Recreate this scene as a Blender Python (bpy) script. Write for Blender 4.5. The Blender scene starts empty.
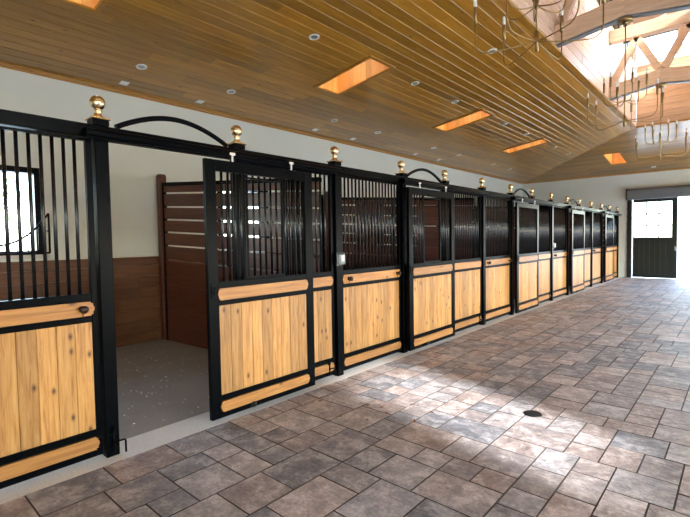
import bpy, bmesh, math, random
from mathutils import Vector, Matrix, noise as mnoise
random.seed(7)
C = bpy.context.scene.collection
PI = math.pi

# ------------------------------------------------------------------ layout
XW, XE = -3.4, 7.56          # left wall and right wall
Y0, Y1 = -5.6, 18.44         # wall behind the camera, end wall
HW, M = 3.65, 0.144          # wall height and ceiling pitch
UC = 4.595                   # run of the slopes up to the lantern
CXL, CXR = XW + UC, XE - UC  # lantern opening
CYA, CYB = Y0 + UC, Y1 - UC
XC = 0.5 * (XW + XE)
ZC = HW + M * UC
NS = 30; SW = UC / NS
PY = [1.19, 2.31, 3.56]
for k in range(12):
    PY.append(PY[-1] + [1.26, 1.125, 1.265][k % 3])
# ------------------------------------------------------------------ node helpers
def new_mat(name):
    m = bpy.data.materials.new(name); m.use_nodes = True
    nt = m.node_tree; b = nt.nodes['Principled BSDF']
    return m, nt, b
def N(nt, typ, **kw):
    n = nt.nodes.new(typ)
    for k, v in kw.items():
        if k.startswith('_'): setattr(n, k[1:], v)
        else:
            key = int(k[1:]) if k[0] == 'i' and k[1:].isdigit() else k.replace('__', ' ')
            n.inputs[key].default_value = v
    return n
def lk(nt, a, b): nt.links.new(a, b)
def coords(nt, scale=(1, 1, 1), kind='Object'):
    t = N(nt, 'ShaderNodeTexCoord'); mp = N(nt, 'ShaderNodeMapping')
    mp.inputs['Scale'].default_value = scale
    lk(nt, t.outputs[kind], mp.inputs['Vector']); return mp
def noise(nt, vec, scale, detail=4, rough=0.55, dist=0.0):
    n = N(nt, 'ShaderNodeTexNoise'); n.inputs['Scale'].default_value = scale
    n.inputs['Detail'].default_value = detail; n.inputs['Roughness'].default_value = rough
    n.inputs['Distortion'].default_value = dist
    lk(nt, vec, n.inputs['Vector']); return n.outputs['Fac']
def ramp(nt, fac, stops):
    r = N(nt, 'ShaderNodeValToRGB'); e = r.color_ramp.elements
    while len(e) < len(stops): e.new(0.5)
    for i, (p, c) in enumerate(stops):
        e[i].position = p; e[i].color = (*c, 1) if len(c) == 3 else c
    lk(nt, fac, r.inputs['Fac']); return r.outputs['Color']
def mix(nt, fac, a, b, mode='MIX'):
    m = N(nt, 'ShaderNodeMix', _data_type='RGBA', _blend_type=mode)
    if isinstance(fac, (int, float)): m.inputs[0].default_value = fac
    else: lk(nt, fac, m.inputs[0])
    for s, v in ((m.inputs[6], a), (m.inputs[7], b)):
        if isinstance(v, tuple): s.default_value = (*v, 1)
        else: lk(nt, v, s)
    return m.outputs[2]
def bump(nt, h, b, strength=0.3, dist=0.01):
    n = N(nt, 'ShaderNodeBump'); n.inputs['Strength'].default_value = strength
    n.inputs['Distance'].default_value = dist
    lk(nt, h, n.inputs['Height']); lk(nt, n.outputs[0], b.inputs['Normal'])
def plain(name, col, rough=0.5, metal=0.0, nz=0.0, spec=0.5):
    m, nt, b = new_mat(name)
    b.inputs['Base Color'].default_value = (*col, 1)
    b.inputs['Roughness'].default_value = rough; b.inputs['Metallic'].default_value = metal
    b.inputs['Specular IOR Level'].default_value = spec
    v = coords(nt).outputs[0]; f = noise(nt, v, 9, 5)
    if nz:
        lk(nt, mix(nt, f, tuple(c * (1 - nz) for c in col), tuple(min(1, c * (1 + nz)) for c in col)), b.inputs['Base Color'])
    r = N(nt, 'ShaderNodeMapRange'); r.inputs['To Min'].default_value = max(0.03, rough - 0.07); r.inputs['To Max'].default_value = rough + 0.07
    lk(nt, f, r.inputs['Value']); lk(nt, r.outputs[0], b.inputs['Roughness'])
    return m
def wood(name, dark, mid, light, axis, rough=0.45, knots=0.0, rnd=0.5, knotcol=(0.10, 0.04, 0.015), bmp=0.15, spec=0.5, grain=1.0, horiz=None):
    """boards carry a random value in the colour attribute 'rnd' (kind of board, not light)"""
    m, nt, b = new_mat(name)
    sc = [14 * grain] * 3; sc['xyz'.index(axis)] = 0.9 * grain
    at = N(nt, 'ShaderNodeAttribute'); at.attribute_name = 'rnd'
    t = N(nt, 'ShaderNodeTexCoord')
    off = N(nt, 'ShaderNodeVectorMath', _operation='MULTIPLY_ADD')
    lk(nt, at.outputs['Color'], off.inputs[0]); off.inputs[1].default_value = (7, 9, 11); lk(nt, t.outputs['Object'], off.inputs[2])
    mp = N(nt, 'ShaderNodeMapping'); mp.inputs['Scale'].default_value = sc; lk(nt, off.outputs[0], mp.inputs['Vector'])
    g = noise(nt, mp.outputs[0], 3.4 if knots and horiz is None and axis == 'z' else 2.2, 6, 0.66, 0.6)
    base = ramp(nt, g, [(0.3, dark), (0.5, mid), (0.72, light)])
    sepr = N(nt, 'ShaderNodeSeparateColor'); lk(nt, at.outputs['Color'], sepr.inputs[0])
    r = N(nt, 'ShaderNodeMapRange'); r.inputs['To Min'].default_value = 1 - rnd; r.inputs['To Max'].default_value = 1 + rnd * 0.6
    lk(nt, sepr.outputs[0], r.inputs['Value'])
    hs = N(nt, 'ShaderNodeHueSaturation'); lk(nt, r.outputs[0], hs.inputs['Value']); lk(nt, base, hs.inputs['Color'])
    col = hs.outputs[0]
    if knots:
        sx = N(nt, 'ShaderNodeSeparateXYZ'); lk(nt, off.outputs[0], sx.inputs[0]); cb = N(nt, 'ShaderNodeCombineXYZ')
        lk(nt, sx.outputs[{'x': 0, 'y': 1, 'z': 2}[axis]], cb.inputs[1]); lk(nt, sx.outputs[{'x': 1, 'y': 0, 'z': 1}[axis] if horiz is None else horiz], cb.inputs[0])
        mk = N(nt, 'ShaderNodeMapping'); mk.inputs['Scale'].default_value = (8.5, 4.6, 1); lk(nt, cb.outputs[0], mk.inputs['Vector'])
        v = N(nt, 'ShaderNodeTexVoronoi', _voronoi_dimensions='2D'); v.inputs['Scale'].default_value = 1.0; lk(nt, mk.outputs[0], v.inputs['Vector'])
        kr = ramp(nt, v.outputs['Distance'], [(0.0, (1, 1, 1)), (0.05, (0.9, 0.9, 0.9)), (0.09, (0.45, 0.45, 0.45)), (0.17, (0, 0, 0))])
        sv = N(nt, 'ShaderNodeSeparateColor'); lk(nt, v.outputs['Color'], sv.inputs[0])
        gt = N(nt, 'ShaderNodeMath', _operation='GREATER_THAN'); lk(nt, sv.outputs[0], gt.inputs[0]); gt.inputs[1].default_value = 1 - knots
        mu = N(nt, 'ShaderNodeMath', _operation='MULTIPLY'); lk(nt, kr, mu.inputs[0]); lk(nt, gt.outputs[0], mu.inputs[1])
        col = mix(nt, mu.outputs[0], col, knotcol)
    lk(nt, col, b.inputs['Base Color'])
    b.inputs['Roughness'].default_value = rough; b.inputs['Specular IOR Level'].default_value = spec
    bump(nt, g, b, bmp, 0.003)
    return m

BLACK = plain('black_powder_coat', (0.0013, 0.0018, 0.0024), 0.30, nz=0.1, spec=0.06)
BARM = plain('satin_black_bar', (0.004, 0.005, 0.007), 0.24, nz=0.1, spec=0.55)
BLACKM = plain('black_matt', (0.003, 0.003, 0.004), 0.6)
BRASS = plain('polished_brass', (0.83, 0.64, 0.36), 0.2, 1.0)
ABRASS = plain('aged_brass', (0.36, 0.25, 0.11), 0.32, 1.0)
BRONZE = plain('oil_rubbed_bronze', (0.035, 0.018, 0.012), 0.35, 0.6)
WHITE = plain('white_enamel', (0.88, 0.89, 0.87), 0.4)
PALE = plain('pale_glass_bulb', (0.9, 0.9, 0.86), 0.25)
STEEL = plain('galvanised_steel', (0.42, 0.42, 0.40), 0.35, 0.9)
GREYM = plain('grey_shutter_metal', (0.17, 0.19, 0.21), 0.3, 0.2)
DKGREEN = plain('dark_green_paint', (0.004, 0.010, 0.009), 0.45)
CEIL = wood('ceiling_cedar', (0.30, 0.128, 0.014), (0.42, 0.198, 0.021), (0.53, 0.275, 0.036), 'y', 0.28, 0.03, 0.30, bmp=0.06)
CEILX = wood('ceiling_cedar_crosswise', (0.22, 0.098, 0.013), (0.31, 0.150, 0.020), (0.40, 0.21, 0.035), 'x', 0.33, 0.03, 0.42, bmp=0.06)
LANT = wood('lantern_board', (0.56, 0.38, 0.27), (0.68, 0.48, 0.36), (0.76, 0.57, 0.45), 'y', 0.35, 0.05, 0.18, bmp=0.05)
LANTX = wood('lantern_board_crosswise', (0.50, 0.31, 0.18), (0.62, 0.40, 0.24), (0.70, 0.48, 0.31), 'x', 0.4, 0.05, 0.22, bmp=0.05)
TRIMW = wood('honey_trim', (0.42, 0.19, 0.035), (0.56, 0.27, 0.055), (0.66, 0.36, 0.08), 'y', 0.4, 0.0, 0.1)
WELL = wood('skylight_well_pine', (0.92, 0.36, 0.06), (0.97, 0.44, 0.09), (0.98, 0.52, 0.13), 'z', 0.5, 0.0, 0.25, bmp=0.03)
PINE = wood('knotty_pine', (0.27, 0.105, 0.024), (0.48, 0.235, 0.064), (0.60, 0.34, 0.115), 'z', 0.42, 0.30, 0.30, knotcol=(0.075, 0.022, 0.008), bmp=0.08)
PINEH = wood('honey_pine_band', (0.29, 0.115, 0.026), (0.42, 0.185, 0.045), (0.52, 0.26, 0.072), 'y', 0.42, 0.10, 0.28, bmp=0.08, horiz=2)
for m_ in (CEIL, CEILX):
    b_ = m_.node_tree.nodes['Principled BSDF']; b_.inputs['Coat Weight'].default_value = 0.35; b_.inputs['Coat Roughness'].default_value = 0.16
REDW = wood('red_brown_stall_board', (0.065, 0.018, 0.009), (0.11, 0.032, 0.016), (0.15, 0.048, 0.024), 'x', 0.42, 0.0, 0.2, bmp=0.08)
BRNW = wood('brown_kick_board', (0.10, 0.040, 0.014), (0.16, 0.066, 0.025), (0.22, 0.095, 0.038), 'y', 0.5, 0.08, 0.2, bmp=0.1)
FIR = wood('truss_fir', (0.56, 0.38, 0.24), (0.70, 0.50, 0.34), (0.78, 0.59, 0.42), 'x', 0.5, 0.0, 0.1, bmp=0.05)

def wall_mat():
    m, nt, b = new_mat('plaster_wall')
    v = coords(nt).outputs[0]; f = noise(nt, v, 1.2, 3)
    lk(nt, mix(nt, f, (0.74, 0.79, 0.73), (0.81, 0.86, 0.80)), b.inputs['Base Color'])
    b.inputs['Roughness'].default_value = 0.75
    bump(nt, noise(nt, v, 60, 3), b, 0.15, 0.002); return m
WALL = wall_mat()
def concrete(name, a, c, sc=3.0):
    m, nt, b = new_mat(name); v = coords(nt).outputs[0]
    f = noise(nt, v, sc, 6, 0.6); f2 = noise(nt, v, 60, 3)
    col = mix(nt, f, a, c); col = mix(nt, 0.25, col, ramp(nt, f2, [(0.3, (0.2, 0.2, 0.2)), (0.7, (0.9, 0.9, 0.88))]), 'MULTIPLY')
    lk(nt, col, b.inputs['Base Color']); b.inputs['Roughness'].default_value = 0.75
    bump(nt, f2, b, 0.25, 0.003); return m
CURB = concrete('pale_concrete', (0.72, 0.69, 0.64), (0.88, 0.86, 0.81))
GRAVEL = concrete('stone_dust', (0.28, 0.25, 0.21), (0.46, 0.42, 0.37), 1.6)
PAVEOUT = concrete('outdoor_paving', (0.5, 0.5, 0.47), (0.62, 0.62, 0.58), 0.4)
GROUT = concrete('joint_sand', (0.045, 0.035, 0.028), (0.08, 0.065, 0.05), 8)
def paver_mat():
    m, nt, b = new_mat('riven_paver')
    at = N(nt, 'ShaderNodeAttribute'); at.attribute_name = 'rnd'
    t = N(nt, 'ShaderNodeTexCoord')
    off = N(nt, 'ShaderNodeVectorMath', _operation='MULTIPLY_ADD')
    lk(nt, at.outputs['Color'], off.inputs[0]); off.inputs[1].default_value = (5, 9, 3); lk(nt, t.outputs['Object'], off.inputs[2])
    v = off.outputs[0]
    sep = N(nt, 'ShaderNodeSeparateColor'); lk(nt, at.outputs['Color'], sep.inputs[0])
    base = ramp(nt, sep.outputs[0], [(0.0, (0.15, 0.165, 0.185)), (0.25, (0.29, 0.31, 0.335)), (0.42, (0.46, 0.34, 0.28)), (0.60, (0.50, 0.365, 0.295)), (0.8, (0.48, 0.48, 0.485)), (1.0, (0.70, 0.58, 0.51))])
    n1 = noise(nt, v, 6.5, 8, 0.74, 0.25)
    alt = ramp(nt, n1, [(0.36, (0.08, 0.09, 0.11)), (0.49, (0.32, 0.28, 0.26)), (0.60, (0.78, 0.72, 0.68))])
    col = mix(nt, 0.5, base, alt); col = mix(nt, 1.0, col, (0.88, 0.90, 0.95), 'MULTIPLY')
    n2 = noise(nt, v, 40, 5, 0.75, 0.2)
    col = mix(nt, 0.55, col, ramp(nt, n2, [(0.30, (0.36, 0.35, 0.34)), (0.62, (1.25, 1.22, 1.2))]), 'MULTIPLY')
    lk(nt, col, b.inputs['Base Color'])
    rr = N(nt, 'ShaderNodeMapRange'); rr.inputs['To Min'].default_value = 0.42; rr.inputs['To Max'].default_value = 0.66
    lk(nt, n1, rr.inputs['Value']); lk(nt, rr.outputs[0], b.inputs['Roughness'])
    mp = N(nt, 'ShaderNodeMapping'); mp.inputs['Scale'].default_value = (2.6, 7.5, 5); mp.inputs['Rotation'].default_value = (0, 0, 0.35); lk(nt, v, mp.inputs['Vector'])
    n3 = noise(nt, mp.outputs[0], 1.6, 7, 0.6, 1.0)
    bump(nt, n3, b, 1.0, 0.03); return m
PAVER = paver_mat()
def glass(name, tint=(1, 1, 1), rough=0.02, gl=0.08):
    m = bpy.data.materials.new(name); m.use_nodes = True; nt = m.node_tree; nt.nodes.clear()
    o = N(nt, 'ShaderNodeOutputMaterial'); t = N(nt, 'ShaderNodeBsdfTransparent'); g = N(nt, 'ShaderNodeBsdfGlossy')
    t.inputs['Color'].default_value = (*tint, 1); g.inputs['Roughness'].default_value = rough
    f = N(nt, 'ShaderNodeFresnel'); f.inputs['IOR'].default_value = 1.35
    mx = N(nt, 'ShaderNodeMixShader'); lk(nt, f.outputs[0], mx.inputs[0]); lk(nt, t.outputs[0], mx.inputs[1]); lk(nt, g.outputs[0], mx.inputs[2])
    lk(nt, mx.outputs[0], o.inputs['Surface']); return m
GLASS = glass('window_glass', (0.95, 0.98, 0.97))
ACRYL = plain('frosted_clear_plastic', (0.30, 0.38, 0.41), 0.2)
ACRYL.node_tree.nodes['Principled BSDF'].inputs['Transmission Weight'].default_value = 0.55
LEAFG = plain('green_leaf', (0.20, 0.30, 0.08), 0.6, nz=0.4)
LEAFD = plain('dry_leaf', (0.14, 0.05, 0.018), 0.7, nz=0.3)
BARK = plain('bark', (0.12, 0.08, 0.05), 0.9, nz=0.3)
SLOTB = plain('cast_iron', (0.02, 0.02, 0.021), 0.5, 0.6)

# ------------------------------------------------------------------ mesh helpers
class MB:
    def __init__(s): s.bm = bmesh.new(); s.rl = s.bm.loops.layers.float_color.new('rnd')
    def face(s, pts, rnd=None, mi=0, smooth=False):
        vs = [s.bm.verts.new(p) for p in pts]; f = s.bm.faces.new(vs); f.material_index = mi; f.smooth = smooth
        s.paint([f], rnd); return f
    def paint(s, fs, rnd):
        c = rnd or (0.5, 0.5, 0.5)
        for f in fs:
            for l in f.loops: l[s.rl] = (*c, 1)
    def box(s, a, b, bev=0.0, rnd=None, mi=0, mat=None):
        x0, y0, z0 = [min(p, q) for p, q in zip(a, b)]; x1, y1, z1 = [max(p, q) for p, q in zip(a, b)]
        P = [(x0, y0, z0), (x1, y0, z0), (x1, y1, z0), (x0, y1, z0), (x0, y0, z1), (x1, y0, z1), (x1, y1, z1), (x0, y1, z1)]
        vs = [s.bm.verts.new(p) for p in P]
        fs = [s.bm.faces.new([vs[i] for i in f]) for f in ((0, 3, 2, 1), (4, 5, 6, 7), (0, 1, 5, 4), (1, 2, 6, 5), (2, 3, 7, 6), (3, 0, 4, 7))]
        if bev:
            es = list({e for f in fs for e in f.edges})
            r = bmesh.ops.bevel(s.bm, geom=es, offset=bev, segments=1, affect='EDGES')
            fs = list({f for v in r['verts'] for f in v.link_faces} | {f for f in fs if f.is_valid})
            vs = list({v for f in fs for v in f.verts})
        for f in fs: f.material_index = mi
        s.paint(fs, rnd)
        if mat is not None: bmesh.ops.transform(s.bm, matrix=mat, verts=[v for v in vs if v.is_valid])
        return fs
    def tube(s, pts, r, seg=10, caps=True, smooth=True):
        pts = [Vector(p) for p in pts]; rings = []
        rs = r if isinstance(r, (list, tuple)) else [r] * len(pts)
        up = None
        for i, p in enumerate(pts):
            d = (pts[min(i + 1, len(pts) - 1)] - pts[max(i - 1, 0)]).normalized()
            if up is None:
                up = Vector((1, 0, 0)) if abs(d.x) < 0.9 else Vector((0, 0, 1))
            n = (up - d * up.dot(d)).normalized(); up = n; b = d.cross(n)
            rings.append([s.bm.verts.new(p + (n * math.cos(2 * PI * k / seg) + b * math.sin(2 * PI * k / seg)) * rs[i]) for k in range(seg)])
        fs = []
        for i in range(len(rings) - 1):
            for k in range(seg):
                f = s.bm.faces.new([rings[i][k], rings[i][(k + 1) % seg], rings[i + 1][(k + 1) % seg], rings[i + 1][k]]); f.smooth = smooth; fs.append(f)
        if caps:
            fs.append(s.bm.faces.new(rings[0][::-1])); fs.append(s.bm.faces.new(rings[-1]))
        s.paint(fs, None)
    def lathe(s, prof, c=(0, 0, 0), seg=20, mat=None):
        rings = []
        for r, z in prof:
            rings.append([s.bm.verts.new((c[0] + r * math.cos(2 * PI * k / seg), c[1] + r * math.sin(2 * PI * k / seg), c[2] + z)) for k in range(seg)])
        fs = []
        for i in range(len(rings) - 1):
            for k in range(seg):
                f = s.bm.faces.new([rings[i][k], rings[i][(k + 1) % seg], rings[i + 1][(k + 1) % seg], rings[i + 1][k]]); f.smooth = True; fs.append(f)
        fs.append(s.bm.faces.new(rings[0][::-1])); fs.append(s.bm.faces.new(rings[-1]))
        s.paint(fs, None)
        if mat is not None: bmesh.ops.transform(s.bm, matrix=mat, verts=[v for r in rings for v in r])
    def prism(s, poly, x0, x1, rnd=None):
        """polygon in (y, z), extruded along x"""
        a = [s.bm.verts.new((x0, y, z)) for y, z in poly]; b = [s.bm.verts.new((x1, y, z)) for y, z in poly]
        n = len(poly); fs = [s.bm.faces.new(a), s.bm.faces.new(b[::-1])]
        for i in range(n): fs.append(s.bm.faces.new([a[i], b[i], b[(i + 1) % n], a[(i + 1) % n]]))
        s.paint(fs, rnd)
    def build(s, name, mats, parent=None, loc=None, recalc=True):
        if recalc: bmesh.ops.recalc_face_normals(s.bm, faces=s.bm.faces)
        me = bpy.data.meshes.new(name); s.bm.to_mesh(me); s.bm.free()
        for m in (mats if isinstance(mats, (list, tuple)) else [mats]): me.materials.append(m)
        return link(name, me, parent, loc)
def link(name, me, parent=None, loc=None):
    o = bpy.data.objects.new(name, me); C.objects.link(o); o.parent = parent
    if loc is not None: o.location = loc
    return o
def thing(name, label, cat, loc=(0, 0, 0), group=None):
    o = bpy.data.objects.new(name, None); C.objects.link(o); o.location = loc; o.empty_display_size = 0.1
    return tag(o, label, cat, group)
def tag(o, label, cat, group=None, kind=None):
    o['label'] = label; o['category'] = cat
    if group: o['group'] = group
    if kind: o['kind'] = kind
    return o
def struct(o, label, cat=None):
    o['kind'] = 'structure'; o['label'] = label; o['category'] = cat or o.name.split('_')[0].split('.')[0]; return o
def R3(): return (random.random(), random.random(), random.random())
ORD = ['first', 'second', 'third', 'fourth', 'fifth', 'sixth', 'seventh', 'eighth', 'ninth', 'tenth', 'eleventh', 'twelfth', 'thirteenth', 'fourteenth', 'fifteenth']

# ------------------------------------------------------------------ floor
FX0, FX1 = 0.14, 4.02
def build_floor():
    mb = MB(); nx = 36; u = (FX1 - FX0) / nx; ny = int((Y1 - Y0) / u) + 1
    occ = [[False] * nx for _ in range(ny)]
    sizes = [(2, 2), (2, 3), (3, 2), (3, 3), (3, 3), (2, 3), (3, 2), (3, 4), (4, 3), (2, 2)]
    small = [(2, 1), (1, 3), (1, 2), (1, 1)]
    g, ch = 0.0012, 0.0035
    free = lambda i, j, w, h: i + w <= nx and j + h <= ny and not any(occ[jj][ii] for jj in range(j, j + h) for ii in range(i, i + w))
    for j in range(ny):
        for i in range(nx):
            if occ[j][i]: continue
            run = 0
            while i + run < nx and not occ[j][i + run]: run += 1
            opts = sizes[:]; random.shuffle(opts)
            opts = [o for o in opts if run - o[0] != 1] + [(3, 2), (3, 3)] + small
            for w, h in opts:
                if free(i, j, w, h): break
            for jj in range(j, j + h):
                for ii in range(i, i + w): occ[jj][ii] = True
            a, b, c, d = FX0 + i * u + g, FX0 + (i + w) * u - g, Y0 + j * u + g, Y0 + (j + h) * u - g
            b = min(b, FX1); d = min(d, Y1)
            if d - c < 0.03: continue
            r = R3(); z = random.uniform(-0.001, 0.001)
            t = [random.uniform(-0.0012, 0.0012) for _ in range(4)]
            T = [(a + ch, c + ch, z + t[0]), (b - ch, c + ch, z + t[1]), (b - ch, d - ch, z + t[2]), (a + ch, d - ch, z + t[3])]
            B = [(a, c, -0.008), (b, c, -0.008), (b, d, -0.008), (a, d, -0.008)]
            nu, nv = w * 2, h * 2
            def top(iu, iv):
                fu, fv = iu / nu, iv / nv; x = T[0][0] + (T[1][0] - T[0][0]) * fu; y = T[0][1] + (T[3][1] - T[0][1]) * fv
                zz = (t[0] * (1 - fu) + t[1] * fu) * (1 - fv) + (t[3] * (1 - fu) + t[2] * fu) * fv + z
                if 0 < iu < nu and 0 < iv < nv: zz += 0.0030 * mnoise.noise(Vector((x * 7 + r[0] * 40, y * 17, r[1] * 9))) + 0.0010 * random.uniform(-1, 1)
                return mb.bm.verts.new((x, y, zz))
            V = [[top(a_, b_) for a_ in range(nu + 1)] for b_ in range(nv + 1)]
            fs_ = []
            for b_ in range(nv):
                for a_ in range(nu):
                    f_ = mb.bm.faces.new([V[b_][a_], V[b_][a_ + 1], V[b_ + 1][a_ + 1], V[b_ + 1][a_]]); f_.smooth = True; fs_.append(f_)
            mb.paint(fs_, r)
            for k in range(4): mb.face([B[k], B[(k + 1) % 4], T[(k + 1) % 4], T[k]], r, 1)
    mb.box((FX0, Y0, -0.08), (FX1, Y1, -0.006), mi=1)
    return mb.build('floor', [PAVER, GROUT])
struct(build_floor(), 'aisle floor of mixed-size grey and brown riven pavers')
def gravel(name, x0, x1, label):
    mb = MB(); nx, ny = 40, 160
    vs = [[mb.bm.verts.new((x0 + (x1 - x0) * i / nx, Y0 + (Y1 - Y0) * j / ny, random.uniform(-0.012, 0.004) if 0 < i < nx else -0.002)) for i in range(nx + 1)] for j in range(ny + 1)]
    for j in range(ny):
        for i in range(nx):
            f = mb.bm.faces.new([vs[j][i], vs[j][i + 1], vs[j + 1][i + 1], vs[j + 1][i]]); f.smooth = True
    return struct(mb.build(name, GRAVEL), label)
gravel('floor_stalls', XW, -0.17, 'grey stone dust floor inside the stalls')
mb = MB(); mb.box((4.30, Y0, -0.08), (XE, Y1, 0.0)); struct(mb.build('floor_right', CURB), 'unseen concrete floor beyond the aisle, made pale to bounce light')  # unseen floor, made pale to bounce sunlight up to the ceiling
mb = MB(); mb.box((-0.17, Y0, -0.08), (FX0, Y1, -0.0005)); struct(mb.build('trim_1', CURB), 'pale concrete sill strip under the stall fronts')
mb = MB(); mb.box((FX1, Y0, -0.08), (4.30, Y1, -0.0005)); struct(mb.build('trim_2', CURB), 'pale concrete strip at the other side of the aisle')

# ------------------------------------------------------------------ walls
def wall(name, axis, pos, thick, a0, a1, z1, holes, label):
    mb = MB(); cuts = sorted({a0, a1, *[h[0] for h in holes], *[h[1] for h in holes]})
    def bx(p, q, z0, z2):
        if axis == 'x': mb.box((pos, p, z0), (pos + thick, q, z2))
        else: mb.box((p, pos, z0), (q, pos + thick, z2))
    for p, q in zip(cuts, cuts[1:]):
        z = -0.05
        for h in sorted([h for h in holes if h[0] <= p + 1e-6 and h[1] >= q - 1e-6], key=lambda h: h[2]):
            if h[2] > z: bx(p, q, z, h[2])
            z = h[3]
        if z < z1: bx(p, q, z, z1)
    return struct(mb.build(name, WALL), label, 'wall')
WZ0, WZ1 = 1.36, 2.46
WINY = [0.62 + 3.65 * k for k in range(-1, 5)]
DW = (0.36, 3.80)
wall('wall_left', 'x', XW, -0.2, Y0, Y1, HW, [(y, y + 1.1, WZ0, WZ1) for y in WINY], 'off-white plaster wall behind the stalls')
RW = [(1.50, 2.55, 2.35, 3.58)] + [(y, y + 3.0, 0.4, 1.95) for y in (-4.2, 3.5, 7.15, 10.8, 14.4)]  # unseen openings, shaped to throw the floor sun patch and brighten the interior
wall('wall_right', 'x', XE, 0.2, Y0, Y1, HW, RW, 'off-white wall on the far side of the barn')
wall('wall_end', 'y', Y1, 0.2, XW - 0.2, XE + 0.2, HW, [(DW[0], DW[1], -0.05, 2.9)], 'off-white end wall with the barn doorway')
wall('wall_front', 'y', Y0, -0.2, XW - 0.2, XE + 0.2, HW, [(5.0, 6.6, 0.9, 2.6)], 'off-white wall behind the viewer')
# kick boards
mb = MB(); z = 0.0
for hgt in (0.165,) * 7 + (0.105,):
    y = Y0
    while y < Y1:
        l = min(random.uniform(2.0, 3.6), Y1 - y); mb.box((XW, y + 0.001, z + 0.0015), (XW + 0.035, y + l - 0.001, z + hgt - 0.0015), 0.003, R3()); y += l
    z += hgt
mb.box((XW, Y0, z), (XW + 0.05, Y1, z + 0.02), 0.003, R3())
struct(mb.build('trim_3', BRNW), 'brown kick boards along the foot of the stall wall')

# ------------------------------------------------------------------ windows in the left wall
def window(idx, y, label):
    w = thing('window_%d' % idx, label, 'window', (XW, y, WZ0)); w['kind'] = 'structure'
    W, H = 1.1, WZ1 - WZ0
    mb = MB()
    for a, b in (((-0.16, 0, 0), (0.0, 0.09, H)), ((-0.16, W - 0.09, 0), (0.0, W, H)), ((-0.16, 0.09, 0), (0, W - 0.09, 0.05)), ((-0.16, 0.09, H - 0.07), (0, W - 0.09, H))): mb.box(a, b, 0.004)
    mb.box((-0.12, W / 2 - 0.02, 0.05), (-0.07, W / 2 + 0.02, H - 0.07), 0.003)
    mb.build('window_frame', BLACK, w)
    mb = MB(); mb.box((-0.10, 0.09, 0.05), (-0.094, W - 0.09, H - 0.07)); mb.build('pane', GLASS, w)
    mb = MB(); mb.box((-0.05, -0.03, -0.045), (0.03, W + 0.03, 0.0), 0.004); mb.build('window_sill', CURB, w)
    g = thing('window_guard', 'black steel scooped window guard on %s' % label.split(' with ')[0], 'guard', (XW + 0.12, y, WZ0), 'window guards')
    mb = MB(); pts = []
    for i in range(17):
        s = i / 16; yy = -0.02 + s * 1.14; zz = 0.12 + 0.40 * abs(2 * s - 1) ** 2.2; pts.append((0, yy, zz))
    mb.tube(pts, 0.012, 8); mb.tube([(0, -0.02, 0.02), (0, 1.12, 0.02)], 0.012, 8)
    for e in (-0.02, 1.12): mb.tube([(0, e, 0.02), (0, e, 0.52)], 0.012, 8); mb.tube([(0, e, 0.3), (-0.13, e, 0.3)], 0.008, 8)
    mb.build('guard_rail', BLACK, g)
    for i in range(1, 10):
        s = i / 10; yy = -0.02 + s * 1.14; zz = 0.12 + 0.40 * abs(2 * s - 1) ** 2.2
        mb = MB(); mb.tube([(0, yy, 0.02), (0, yy, zz)], 0.007, 6); mb.build('bar', BLACK, g)
for i, y in enumerate(WINY):
    if i == 0: continue
    window(i, y, '%s stall window with a black frame' % ORD[i - 1])

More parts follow.
